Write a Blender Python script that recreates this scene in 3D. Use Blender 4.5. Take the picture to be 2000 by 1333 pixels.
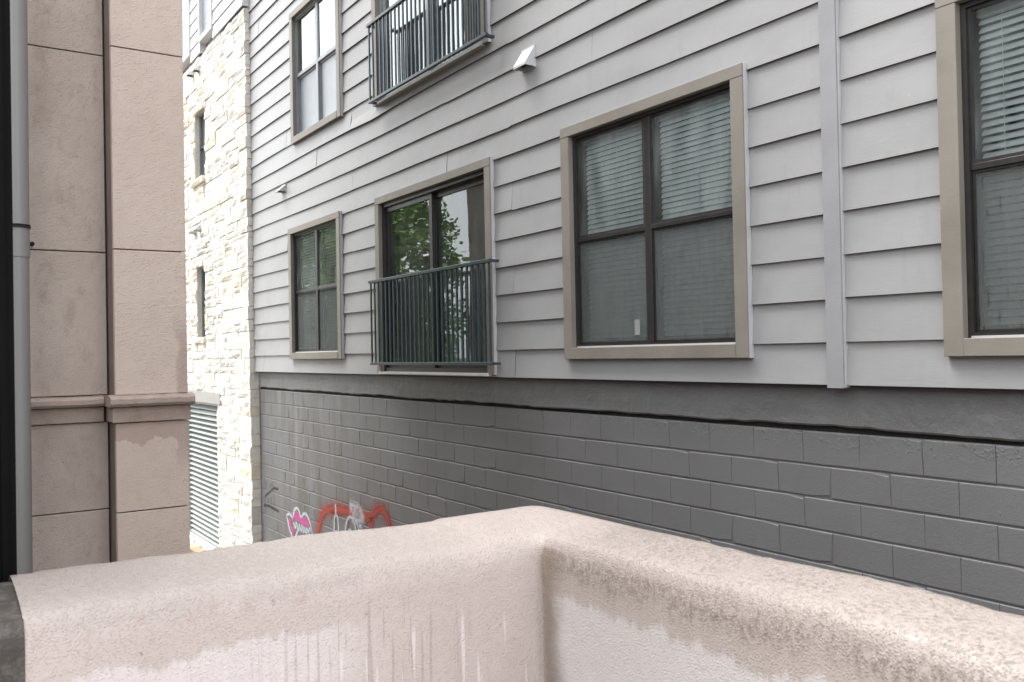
import bpy, math, random
from mathutils import Vector, Matrix
random.seed(7)
S = bpy.context.scene
for o in list(bpy.data.objects): bpy.data.objects.remove(o)
COL = S.collection

# ---------------------------------------------------------------- camera, world, sun, exposure
cam_d = bpy.data.cameras.new('camera'); cam = bpy.data.objects.new('camera', cam_d); COL.objects.link(cam)
RT = Vector((0.55233676, 0.83339126, -0.01957314)); UP = Vector((0.02139908, 0.00929733, 0.99972778)); FW = Vector((-0.83334637, 0.55260526, 0.01269855))
cam.matrix_world = Matrix(((RT.x, UP.x, -FW.x, 0), (RT.y, UP.y, -FW.y, 0), (RT.z, UP.z, -FW.z, 0), (0, 0, 0, 1)))
cam_d.sensor_width = 22.3; cam_d.lens = 22.3*1736.65/2000
cam_d.clip_start = 0.05; cam_d.clip_end = 3000
cam_d.dof.use_dof = True; cam_d.dof.focus_distance = 5.2; cam_d.dof.aperture_fstop = 4.5
S.camera = cam

SUN_EL, SUN_AZ = math.radians(60), math.radians(232)      # azimuth measured from +Y clockwise (towards +X)
W = bpy.data.worlds.new('World'); S.world = W; W.use_nodes = True
nt = W.node_tree; bg = nt.nodes['Background']
sky = nt.nodes.new('ShaderNodeTexSky'); sky.sky_type = 'NISHITA'; sky.sun_disc = False
sky.sun_elevation = SUN_EL; sky.sun_rotation = SUN_AZ; sky.dust_density = 4.0; sky.air_density = 1.2
hs = nt.nodes.new('ShaderNodeHueSaturation'); hs.inputs['Saturation'].default_value = 0.22
cloud = nt.nodes.new('ShaderNodeMix'); cloud.data_type = 'RGBA'; cloud.inputs[0].default_value = .7; cloud.inputs[7].default_value = (6.4, 6.6, 6.8, 1)   # even overcast layer
nt.links.new(sky.outputs[0], hs.inputs['Color']); nt.links.new(hs.outputs[0], cloud.inputs[6]); nt.links.new(cloud.outputs[2], bg.inputs[0]); bg.inputs[1].default_value = 0.12
sd = bpy.data.lights.new('sun', 'SUN'); sd.energy = 1.7; sd.angle = math.radians(35); sd.color = (1, .97, .93)
sun = bpy.data.objects.new('sun', sd); COL.objects.link(sun)
dirv = Vector((math.sin(SUN_AZ)*math.cos(SUN_EL), math.cos(SUN_AZ)*math.cos(SUN_EL), math.sin(SUN_EL)))
sun.rotation_euler = dirv.to_track_quat('Z', 'Y').to_euler()
S.view_settings.view_transform = 'Standard'; S.view_settings.look = 'None'; S.view_settings.gamma = 1
S.view_settings.exposure = 2.07
S.render.engine = 'CYCLES'
S.cycles.max_bounces = 8; S.cycles.transparent_max_bounces = 12

# ---------------------------------------------------------------- materials
def N(nt, t, **k):
    n = nt.nodes.new(t)
    for a, b in k.items(): setattr(n, a, b)
    return n
class Mat:
    """small helper round a Principled material with world position coordinates"""
    def __init__(s, name, col, rough=.6, spec=.5):
        s.m = bpy.data.materials.new(name); s.m.use_nodes = True; s.nt = s.m.node_tree
        s.p = s.nt.nodes['Principled BSDF']; s.p.inputs['Base Color'].default_value = (*col, 1)
        s.p.inputs['Roughness'].default_value = rough; s.p.inputs['Specular IOR Level'].default_value = spec
        s.pos = N(s.nt, 'ShaderNodeNewGeometry').outputs['Position']; s.col = None; s.c0 = col; s.h = None
    def L(s, a, b): s.nt.links.new(a, b)
    def vec(s, scale=(1, 1, 1), off=(0, 0, 0)):
        m = N(s.nt, 'ShaderNodeMapping'); m.inputs['Scale'].default_value = scale; m.inputs['Location'].default_value = off
        s.L(s.pos, m.inputs[0]); return m.outputs[0]
    def noise(s, scale, detail=4, rough=.55, sc=(1, 1, 1), off=(0, 0, 0), dist=0):
        n = N(s.nt, 'ShaderNodeTexNoise'); n.inputs['Scale'].default_value = scale; n.inputs['Detail'].default_value = detail
        n.inputs['Roughness'].default_value = rough; n.inputs['Distortion'].default_value = dist
        s.L(s.vec(sc, off), n.inputs['Vector']); return n.outputs['Fac']
    def grains(s, scale, rnd=1., sc=(1, 1, 1)):
        n = N(s.nt, 'ShaderNodeTexVoronoi', feature='F1'); n.inputs['Scale'].default_value = scale; n.inputs['Randomness'].default_value = rnd
        s.L(s.vec(sc), n.inputs['Vector']); r = N(s.nt, 'ShaderNodeMath', operation='SUBTRACT'); r.inputs[0].default_value = 1.; s.L(n.outputs['Distance'], r.inputs[1]); return r.outputs[0]
    def ramp(s, v, a, b, va=0., vb=1.):
        r = N(s.nt, 'ShaderNodeMapRange'); r.interpolation_type = 'SMOOTHSTEP'
        s.L(v, r.inputs[0]); r.inputs[1].default_value = a; r.inputs[2].default_value = b; r.inputs[3].default_value = va; r.inputs[4].default_value = vb
        return r.outputs[0]
    def math(s, op, a, b):
        n = N(s.nt, 'ShaderNodeMath', operation=op)
        for i, v in enumerate((a, b)):
            if isinstance(v, (int, float)): n.inputs[i].default_value = v
            else: s.L(v, n.inputs[i])
        return n.outputs[0]
    def xyz(s):
        n = N(s.nt, 'ShaderNodeSeparateXYZ'); s.L(s.pos, n.inputs[0]); return n.outputs
    def blend(s, mask, col, mode='MIX'):
        m = N(s.nt, 'ShaderNodeMix', data_type='RGBA', blend_type=mode)
        if isinstance(mask, (int, float)): m.inputs[0].default_value = mask
        else: s.L(mask, m.inputs[0])
        if s.col is None: m.inputs[6].default_value = (*s.c0, 1)
        else: s.L(s.col, m.inputs[6])
        m.inputs[7].default_value = (*col, 1)
        s.col = m.outputs[2]; s.L(s.col, s.p.inputs['Base Color']); return s
    def bump(s, v, dist, strength=1.):
        b = N(s.nt, 'ShaderNodeBump'); b.inputs['Distance'].default_value = dist; b.inputs['Strength'].default_value = strength
        s.L(v, b.inputs['Height'])
        if s.h is not None: s.L(s.h, b.inputs['Normal'])
        s.h = b.outputs[0]; s.L(s.h, s.p.inputs['Normal']); return s
    def rough(s, v): s.L(v, s.p.inputs['Roughness']); return s

def simple(name, col, rough=.6, spec=.5, var=.12, nscale=6, bump=.0, bscale=150):
    m = Mat(name, col, rough, spec)
    m.blend(m.ramp(m.noise(nscale, 5), .3, .75), tuple(c*(1-var) for c in col))
    if bump: m.bump(m.noise(bscale, 4), bump)
    return m.m

# painted fibre cement siding
m = Mat('siding_paint', (.312, .314, .318), .42, .4)
m.blend(m.ramp(m.noise(1.1, 5, sc=(1, 1, 2)), .35, .7), (.283, .285, .289))
m.blend(m.math('MULTIPLY', m.ramp(m.noise(9, 5, .7, sc=(1, 1, .25), off=(3, 1, 2)), .5, .8), .35), (.25, .245, .24))
m.blend(m.math('MULTIPLY', m.ramp(m.noise(60, 2, .5, off=(9, 1, 2)), .73, .78), .5), (.5, .5, .5))
m.bump(m.noise(14, 6, .7, sc=(.6, 1, 5), dist=.6), .0016, .5); m.bump(m.noise(2.2, 3), .012, .5)
SIDING = m.m
SIDING_EDGE = simple('shaded_siding_edge', (.09, .09, .095), .7)  # dark lap undersides: the shadow lines are put into the colour
SIDING_TRIM = simple('siding_trim_paint', (.30, .30, .31), .45, .4, .1, 4, .0015, 90)
CAULK = simple('pale_caulk', (.5, .5, .51), .5)
m = Mat('taupe_trim_paint', (.225, .205, .178), .5, .4)
m.blend(m.ramp(m.noise(3, 5, sc=(1, 1, 1)), .35, .75), (.19, .172, .148))
m.blend(m.ramp(m.noise(55, 3, off=(2, 2, 2)), .68, .76), (.3, .28, .25))
m.bump(m.noise(120, 4), .0012, .8); m.bump(m.noise(8, 3), .004, .5)
TRIM = m.m
m = Mat('block_paint', (.158, .158, .162), .46, .45)
x, y, z = m.xyz()
m.blend(m.ramp(m.noise(.9, 4), .35, .7), (.14, .14, .144))
leftf = m.ramp(x, -9.5, -12.5)
streak = m.ramp(m.noise(3.5, 5, .65, sc=(1, 1, .16)), .42, .62)
m.blend(m.math('MULTIPLY', m.math('MULTIPLY', leftf, streak), .75), (.105, .102, .092))
m.blend(m.math('MULTIPLY', m.math('MULTIPLY', leftf, m.ramp(m.noise(5, 5, .65, sc=(1, 1, .13), off=(5, 5, 5)), .55, .72)), .5), (.25, .25, .25))
m.blend(m.math('MULTIPLY', m.ramp(m.noise(26, 5, .7, off=(7, 7, 7)), .62, .75), .35), (.2, .2, .205))
m.bump(m.noise(190, 3, .6), .0018, .8); m.bump(m.noise(70, 4, .75, off=(1, 4, 2)), .003, .7)
lump = m.math('MULTIPLY', m.ramp(m.noise(26, 5, .7, off=(2, 8, 8)), .5, .68), m.ramp(m.math('ADD', z, m.math('MULTIPLY', m.noise(3, 3), .12)), -.60, -.50)); m.bump(lump, .006, .7)
pit = m.ramp(m.noise(24, 3, .5, off=(4, 8, 1)), .70, .76, 0, 1); m.bump(pit, .004, .8)
BLOCK = m.m
m = Mat('belt_paint', (.17, .17, .173), .45, .45)
m.blend(m.ramp(m.noise(1.7, 5, sc=(1, 1, 2)), .38, .7), (.145, .145, .148))
m.blend(m.math('MULTIPLY', m.ramp(m.noise(7, 5, .7), .58, .72), .5), (.22, .22, .223))
m.bump(m.noise(6, 6, .72, dist=.3), .022, .8); m.bump(m.noise(80, 4), .002, .6)
BELT = m.m
m = Mat('mortar_paint', (.13, .13, .134), .5)
m.bump(m.noise(60, 4), .004); MORTAR = m.m
DARKGAP = simple('shadow_gap_shade', (.035, .034, .034), .8, .3, .3, 30, .006, 40)  # recess under the belt coloured near black to carry its shade
FRAME = simple('bronze_window_frame', (.03, .028, .027), .35, .5, .3, 20, .0006, 60)
RAIL = simple('rail_paint', (.035, .055, .066), .32, .5, .2, 20, .0006, 60)
BLIND = simple('white_blind_slat', (.88, .92, .93), .45, .4, .08, 5)
VBLIND = simple('beige_vertical_blind', (.66, .68, .66), .55, .3, .12, 3)
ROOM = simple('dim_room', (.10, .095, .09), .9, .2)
VENT = simple('painted_metal_vent', (.55, .56, .57), .35, .5)
WHITE = simple('white_plastic', (.8, .8, .8), .4)
LOUVER = simple('pale_green_louver', (.42, .45, .435), .45, .5, .1)
DARK = simple('dark_void', (.012, .012, .012), .9)
LINTEL = simple('pale_lintel_paint', (.36, .355, .34), .6, .3, .08)
STICKER = simple('grey_sticker', (.27, .28, .28), .6)

def glass(name, tint, ior, base=0.0, rough=0.0, dirt_haze=0.0):
    mt = bpy.data.materials.new(name); mt.use_nodes = True; t = mt.node_tree; t.nodes.clear()
    out = N(t, 'ShaderNodeOutputMaterial'); mix = N(t, 'ShaderNodeMixShader'); fr = N(t, 'ShaderNodeFresnel'); fr.inputs[0].default_value = ior
    tr = N(t, 'ShaderNodeBsdfTransparent'); tr.inputs[0].default_value = (*tint, 1)
    gl = N(t, 'ShaderNodeBsdfGlossy'); gl.inputs['Roughness'].default_value = rough; gl.inputs['Color'].default_value = (.95, 1, 1, 1)
    # gentle pane waviness
    g = N(t, 'ShaderNodeNewGeometry'); n = N(t, 'ShaderNodeTexNoise'); n.inputs['Scale'].default_value = 1.7; n.inputs['Detail'].default_value = 1
    b = N(t, 'ShaderNodeBump'); b.inputs['Distance'].default_value = .004; b.inputs['Strength'].default_value = .5
    t.links.new(g.outputs['Position'], n.inputs['Vector']); t.links.new(n.outputs['Fac'], b.inputs['Height']); t.links.new(b.outputs[0], gl.inputs['Normal'])
    ad = N(t, 'ShaderNodeMath', operation='ADD'); ad.inputs[1].default_value = base; ad.use_clamp = True
    t.links.new(fr.outputs[0], ad.inputs[0]); t.links.new(ad.outputs[0], mix.inputs[0])
    t.links.new(tr.outputs[0], mix.inputs[1]); t.links.new(gl.outputs[0], mix.inputs[2])
    last = mix.outputs[0]
    if dirt_haze:  # film also paints the pane's milky reflection as a diffuse colour
        m2 = N(t, 'ShaderNodeMixShader'); df = N(t, 'ShaderNodeBsdfDiffuse'); df.inputs[0].default_value = (.42, .46, .46, 1)
        n2 = N(t, 'ShaderNodeTexNoise'); n2.inputs['Scale'].default_value = 3; n2.inputs['Detail'].default_value = 8
        mp = N(t, 'ShaderNodeMapping'); mp.inputs['Scale'].default_value = (2.5, 1, .5)
        t.links.new(g.outputs['Position'], mp.inputs[0]); t.links.new(mp.outputs[0], n2.inputs['Vector'])
        r = N(t, 'ShaderNodeMapRange'); r.inputs[1].default_value = .35; r.inputs[2].default_value = .75; r.inputs[4].default_value = dirt_haze
        t.links.new(n2.outputs['Fac'], r.inputs[0]); t.links.new(r.outputs[0], m2.inputs[0])
        t.links.new(last, m2.inputs[1]); t.links.new(df.outputs[0], m2.inputs[2]); last = m2.outputs[0]
    t.links.new(last, out.inputs[0]); return mt
GLASS = glass('window_glass', (.93, .99, .985), 1.65, .0, 0, .3)
GLASS_DOOR = glass('door_glass', (.84, .92, .90), 1.62, .03, 0, .10)
GLASS_HI = glass('sky_glass', (.6, .65, .65), 2.4, .1, 0, .05)
def screen_mat():
    mt = bpy.data.materials.new('dusty_insect_screen'); mt.use_nodes = True; t = mt.node_tree; t.nodes.clear()
    out = N(t, 'ShaderNodeOutputMaterial'); mix = N(t, 'ShaderNodeMixShader'); tr = N(t, 'ShaderNodeBsdfTransparent')
    df = N(t, 'ShaderNodeBsdfDiffuse'); g = N(t, 'ShaderNodeNewGeometry'); mp = N(t, 'ShaderNodeMapping'); mp.inputs['Scale'].default_value = (9, 1, 1.3)
    mp.inputs['Rotation'].default_value = (0, math.radians(14), 0)
    n2 = N(t, 'ShaderNodeTexNoise'); n2.inputs['Scale'].default_value = 6.5; n2.inputs['Detail'].default_value = 5; n2.inputs['Roughness'].default_value = .6
    t.links.new(g.outputs['Position'], mp.inputs[0]); t.links.new(mp.outputs[0], n2.inputs['Vector'])
    r = N(t, 'ShaderNodeMapRange'); r.interpolation_type = 'SMOOTHSTEP'; r.inputs[1].default_value = .56; r.inputs[2].default_value = .68; t.links.new(n2.outputs['Fac'], r.inputs[0])
    c = N(t, 'ShaderNodeMix', data_type='RGBA'); c.inputs[6].default_value = (.145, .16, .157, 1); c.inputs[7].default_value = (.055, .056, .055, 1)
    t.links.new(r.outputs[0], c.inputs[0]); t.links.new(c.outputs[2], df.inputs[0])
    mix.inputs[0].default_value = .56
    t.links.new(tr.outputs[0], mix.inputs[1]); t.links.new(df.outputs[0], mix.inputs[2]); t.links.new(mix.outputs[0], out.inputs[0]); return mt
SCREEN = screen_mat()
m = Mat('frosted_glass', (.27, .30, .33), .18, .7); m.blend(m.ramp(m.noise(2, 4), .3, .7), (.22, .25, .28)); m.bump(m.noise(70, 3), .004); FROST = m.m; m.c0 = None

# stucco of the neighbouring wing
def stucco(name, col, var, stain, extra=None, rough=.55):
    m = Mat(name, col, rough, .35)
    m.blend(m.ramp(m.noise(1.3, 5, .6), .35, .7), var)
    m.blend(m.math('MULTIPLY', m.ramp(m.noise(9, 6, .7, sc=(1, 1, .5), off=(4, 3, 2)), .5, .72), .6), stain)
    m.blend(m.math('MULTIPLY', m.ramp(m.noise(38, 4, .6, off=(1, 3, 7)), .64, .72), .4), tuple(c*.5 for c in stain))
    if extra: extra(m)
    m.bump(m.ramp(m.math('MULTIPLY', m.grains(95, 1., (1, 1, 1.5)), m.ramp(m.noise(30, 3), .3, .6, .65, 1)), .35, .95), .0024, 1.); m.bump(m.noise(14, 6, .72), .006, .5)
    return m.m
def wet(m):
    x, y, z = m.xyz()
    m.blend(m.math('MULTIPLY', m.ramp(y, .957, .963), .55), (.66, .535, .46))          # pilaster coloured paler and warmer: dust, plus light it catches put into colour
    n = m.noise(4.2, 4, .6, off=(8, 2, 5))
    # damp band running down from the moulding, with an uneven lower edge
    lo = m.math('ADD', z, m.math('MULTIPLY', n, .34))
    a = m.math('MULTIPLY', m.math('MULTIPLY', m.ramp(lo, -.36, -.345), m.ramp(z, -.30, -.33)), m.ramp(y, .955, .965))
    rgt = m.math('MULTIPLY', m.ramp(m.math('ADD', y, m.math('MULTIPLY', n, .16)), 1.385, 1.41), m.ramp(z, -.75, -.5))
    rgt = m.math('MULTIPLY', rgt, m.ramp(z, .35, .05))
    m.blend(m.math('MULTIPLY', m.math('MAXIMUM', a, rgt), .62), (.33, .245, .205))
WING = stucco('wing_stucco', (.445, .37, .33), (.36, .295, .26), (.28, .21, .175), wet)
WING_BAND = stucco('wing_moulding_stucco', (.38, .30, .262), (.33, .255, .222), (.24, .18, .15))
JOINT = simple('joint_sealant', (.1, .075, .065), .8)
WING_FAR = stucco('far_stucco', (.33, .27, .24), (.28, .23, .2), (.2, .16, .14))

# parapet stucco : wet, stained
def par_extra(m):
    x, y, z = m.xyz()
    R = m.math('MULTIPLY', m.ramp(x, -2.045, -2.035), m.ramp(y, 1.2, 1.3))     # face and cap of the arm that runs along x
    Lf = m.math('SUBTRACT', 1.0, R)
    wz = m.math('ADD', z, m.math('MULTIPLY', m.noise(5, 5, .6, off=(6, 6, 2)), .05))
    m.blend(m.math('MULTIPLY', m.ramp(wz, -.56, -.505), .85), (.345, .295, .272))          # weathered top
    # ---- arm along x: bare paler field with a ragged grimy band hanging from the cap
    edge = m.noise(3.0, 5, .65, sc=(1, 0, 0), off=(0, 0, 3)); edge2 = m.noise(22, 4, .7, sc=(1, 0, .0), off=(5, 0, 3))
    e = m.math('ADD', m.math('MULTIPLY', edge, -.30), m.math('MULTIPLY', edge2, -.13))
    d = m.math('SUBTRACT', z, e)                          # z - e, e about -.2
    face = m.ramp(z, -.535, -.555)
    m.blend(m.math('MULTIPLY', R, face), (.52, .485, .478))
    hang = m.math('MULTIPLY', m.ramp(d, -.465, -.44), face)
    m.blend(m.math('MULTIPLY', m.math('MULTIPLY', R, hang), .8), (.37, .315, .285))
    sp = m.ramp(m.noise(75, 6, .8, sc=(1, 1, .6), off=(3, 3, 3)), .40, .62)
    band = m.math('MULTIPLY', m.ramp(m.math('ADD', d, m.math('MULTIPLY', m.noise(9, 4), .05)), -.40, -.34), face)
    m.blend(m.math('MULTIPLY', m.math('MULTIPLY', R, band), m.math('MULTIPLY', sp, .7)), (.135, .105, .085))
    # speckled dirt on the cap
    capm = m.math('MULTIPLY', m.math('MULTIPLY', R, m.ramp(m.math('ADD', x, m.math('MULTIPLY', m.noise(6, 4), .3)), -1.95, -1.6)), m.ramp(z, -.57, -.53)); m.blend(m.math('MULTIPLY', capm, .75), (.31, .262, .238)); sp2 = m.ramp(m.noise(85, 5, .8, sc=(1, 1.2, 1), off=(9, 1, 1)), .49, .57)
    patch = m.ramp(m.noise(5, 4, .6, off=(2, 6, 1)), .38, .62)
    m.blend(m.math('MULTIPLY', m.math('MULTIPLY', capm, sp2), m.math('ADD', .25, m.math('MULTIPLY', patch, .5))), (.15, .13, .11))
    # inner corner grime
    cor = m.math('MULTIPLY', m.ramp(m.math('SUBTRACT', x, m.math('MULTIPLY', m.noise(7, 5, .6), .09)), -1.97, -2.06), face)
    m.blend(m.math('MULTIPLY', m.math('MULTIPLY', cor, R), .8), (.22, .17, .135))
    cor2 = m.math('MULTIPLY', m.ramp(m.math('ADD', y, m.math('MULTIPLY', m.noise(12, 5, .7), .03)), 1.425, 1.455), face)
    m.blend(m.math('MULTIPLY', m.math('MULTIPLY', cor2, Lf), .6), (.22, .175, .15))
    # ---- arm along y
    edgeL = m.noise(4.0, 5, .65, sc=(0, 1, 0), off=(0, 2, 3))
    dl = m.math('ADD', z, m.math('ADD', m.math('MULTIPLY', edgeL, .16), m.math('MULTIPLY', m.noise(45, 3, .6, sc=(0, 1, 0), off=(0, 7, 1)), .07)))
    white = m.math('MULTIPLY', m.ramp(dl, -.535, -.555), m.ramp(y, 1.0, .75))
    m.blend(m.math('MULTIPLY', m.math('MULTIPLY', Lf, white), .8), (.61, .555, .55))
    drip = m.ramp(m.noise(52, 3, .5, sc=(0, 1, .03), off=(0, 1, 1)), .57, .60)
    dz = m.math('MULTIPLY', m.ramp(m.math('ADD', z, m.math('MULTIPLY', m.noise(16, 2, sc=(0, 1, 0)), .22)), -.50, -.56), m.math('MULTIPLY', m.ramp(y, .5, .85), m.ramp(y, 1.3, 1.05)))
    m.blend(m.math('MULTIPLY', m.math('MULTIPLY', m.math('MULTIPLY', Lf, drip), dz), .5), (.33, .255, .23))
    drip2 = m.ramp(m.noise(40, 3, .5, sc=(0, 1, .035), off=(0, 5, 1)), .585, .615)
    dz2 = m.math('MULTIPLY', m.ramp(m.math('ADD', z, m.math('MULTIPLY', m.noise(19, 2, sc=(0, 1, 0), off=(0, 4, 0)), .3)), -.55, -.60), m.ramp(y, .35, .7))
    m.blend(m.math('MULTIPLY', m.math('MULTIPLY', m.math('MULTIPLY', Lf, drip2), dz2), .7), (.66, .61, .60))
    ringz = m.math('MULTIPLY', m.ramp(z, -.60, -.57), m.ramp(z, -.535, -.56))
    m.blend(m.math('MULTIPLY', m.math('MULTIPLY', Lf, ringz), m.math('MULTIPLY', m.ramp(m.noise(14, 6, .8, off=(3, 9, 9)), .5, .65), .5)), (.36, .27, .245))
m = Mat('parapet_stucco', (.50, .428, .405), .45, .4)
m.blend(m.ramp(m.noise(2, 5, .6), .35, .7), (.46, .39, .368))
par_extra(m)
m.blend(m.math('MULTIPLY', m.ramp(m.noise(48, 3, .6, off=(1, 3, 7)), .69, .74), .5), (.2, .16, .14))
m.bump(m.ramp(m.math('MULTIPLY', m.grains(190), m.ramp(m.noise(60, 3), .3, .6, .75, 1)), .35, .95), .0015, 1.0); m.bump(m.noise(24, 6, .72), .005, .6)
m.rough(m.ramp(m.noise(60, 3, .6, off=(2, 2, 9)), .35, .65, .3, .62))
m.p.inputs['Coat Weight'].default_value = .05; m.p.inputs['Coat Roughness'].default_value = .08
PARAPET = m.m
m = Mat('dark_pier_stucco', (.06, .052, .046), .6, .3); m.blend(m.ramp(m.noise(30, 5, .75), .45, .65), (.11, .1, .088)); m.bump(m.noise(150, 4), .004); PIER = m.m
POST = simple('dark_bronze_post', (.0035, .003, .003), .7, .1, .3, 12)
m = Mat('grey_downspout_paint', (.23, .225, .22), .4, .5); m.blend(m.ramp(m.noise(5, 5, .7, sc=(1, 1, .3)), .4, .7), (.24, .235, .232)); PIPE = m.m

# limestone colours
def lime(name, col, dark):
    m = Mat(name, col, .85, .2); m.blend(m.ramp(m.noise(7, 5, .6), .4, .75), dark); m.bump(m.noise(12, 5, .65), .03, .8); m.bump(m.noise(70, 3), .004, .6); return m.m
LIMES = [lime('cream_limestone', (.80, .78, .72), (.72, .69, .62)), lime('white_limestone', (.80, .78, .73), (.7, .67, .6)),
         lime('honey_limestone', (.78, .71, .56), (.72, .64, .48)), lime('sand_limestone', (.76, .71, .6), (.68, .62, .51)), lime('grey_limestone', (.64, .62, .57), (.52, .5, .45))]
LIME_MORTAR = simple('limestone_mortar', (.7, .66, .59), .9, .2, .2, 30, .01, 60)
PALE_SIDING = simple('pale_siding_paint', (.6, .6, .61), .5, .4)
GROUND = simple('ground_soil', (.16, .13, .1), .95, .2, .4, 3, .02, 20)
CONC = simple('landing_concrete', (.46, .44, .42), .8, .3, .2, 4, .004, 60)

# ---------------------------------------------------------------- mesh helpers
class MB:
    def __init__(s): s.v = []; s.f = []; s.mi = []
    def quad(s, a, b, c, d, mi=0):
        i = len(s.v); s.v += [a, b, c, d]; s.f.append((i, i+1, i+2, i+3)); s.mi.append(mi)
    def box(s, x0, x1, y0, y1, z0, z1, mi=0):
        i = len(s.v)
        s.v += [(x0, y0, z0), (x1, y0, z0), (x1, y1, z0), (x0, y1, z0), (x0, y0, z1), (x1, y0, z1), (x1, y1, z1), (x0, y1, z1)]
        for q in ((0, 3, 2, 1), (4, 5, 6, 7), (0, 1, 5, 4), (1, 2, 6, 5), (2, 3, 7, 6), (3, 0, 4, 7)):
            s.f.append(tuple(i+k for k in q)); s.mi.append(mi)
        return s
    def tube(s, pts, rad, n=10, cap=True, mi=0):
        rings = []
        for k, p in enumerate(pts):
            p = Vector(p); a = Vector(pts[max(k-1, 0)]); b = Vector(pts[min(k+1, len(pts)-1)]); t = (b-a).normalized()
            u = t.cross(Vector((0, 0, 1)) if abs(t.z) < .9 else Vector((1, 0, 0))).normalized(); w = t.cross(u)
            r = rad[k] if isinstance(rad, (list, tuple)) else rad; i = len(s.v)
            for j in range(n):
                an = 2*math.pi*j/n; s.v.append(tuple(p + (u*math.cos(an)+w*math.sin(an))*r))
            rings.append(i)
        for a, b in zip(rings, rings[1:]):
            for j in range(n): s.f.append((a+j, a+(j+1) % n, b+(j+1) % n, b+j)); s.mi.append(mi)
        if cap:
            s.f.append(tuple(rings[0]+j for j in range(n))); s.mi.append(mi); s.f.append(tuple(rings[-1]+j for j in reversed(range(n)))); s.mi.append(mi)
        return s
WP = {}
def link(name, me, loc, parent):
    o = bpy.data.objects.new(name, me); COL.objects.link(o); WP[o.name] = Vector(loc)
    if parent is not None: o.parent = parent; o.location = Vector(loc)-WP[parent.name]
    else: o.location = loc
    return o
def build(name, mb, mat, parent=None, smooth=False, bevel=0, origin=None, fixn=False):
    me = bpy.data.meshes.new(name)
    xs = [v[0] for v in mb.v]; ys = [v[1] for v in mb.v]; zs = [v[2] for v in mb.v]
    c = origin or ((min(xs)+max(xs))/2, (min(ys)+max(ys))/2, min(zs))
    me.from_pydata([(a-c[0], b-c[1], d-c[2]) for a, b, d in mb.v], [], mb.f)
    for q in (mat if isinstance(mat, (list, tuple)) else [mat]): me.materials.append(q)
    if any(mb.mi): me.polygons.foreach_set('material_index', mb.mi)
    if smooth: me.polygons.foreach_set('use_smooth', [True]*len(mb.f))
    me.update()
    o = link(name, me, c, parent)
    if bevel:
        b = o.modifiers.new('bevel', 'BEVEL'); b.width = bevel; b.segments = 2; b.limit_method = 'ANGLE'
    return o
def box(name, x0, x1, y0, y1, z0, z1, mat, parent=None, bevel=0):
    return build(name, MB().box(x0, x1, y0, y1, z0, z1), mat, parent, bevel=bevel)
def thing(name, label, cat, loc, group=None):
    o = link(name, None, loc, None); o['label'] = label; o['category'] = cat
    if group: o['group'] = group
    return o
def struct(o): o['kind'] = 'structure'; return o
def stuff(o): o['kind'] = 'stuff'; return o
def project(p):
    p = Vector(p); z = p.dot(FW)
    if z < .1: return None
    return 1000+1736.65*p.dot(RT)/z, 666.5-1736.65*p.dot(UP)/z, z

# ---------------------------------------------------------------- ground and landing
g = MB(); g.quad((-600, -600, -3.80), (600, -600, -3.80), (600, 600, -3.80), (-600, 600, -3.80)); struct(build('ground', g, GROUND))

# ================================================================ GREY BUILDING
grey = thing('grey_building', 'grey building with lap siding over a dark painted block base, across the narrow gap', 'building', (-6, 4.67, -3.8))
XL, XR, ZTOP = -14.70, 3.2, 8.6
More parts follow.
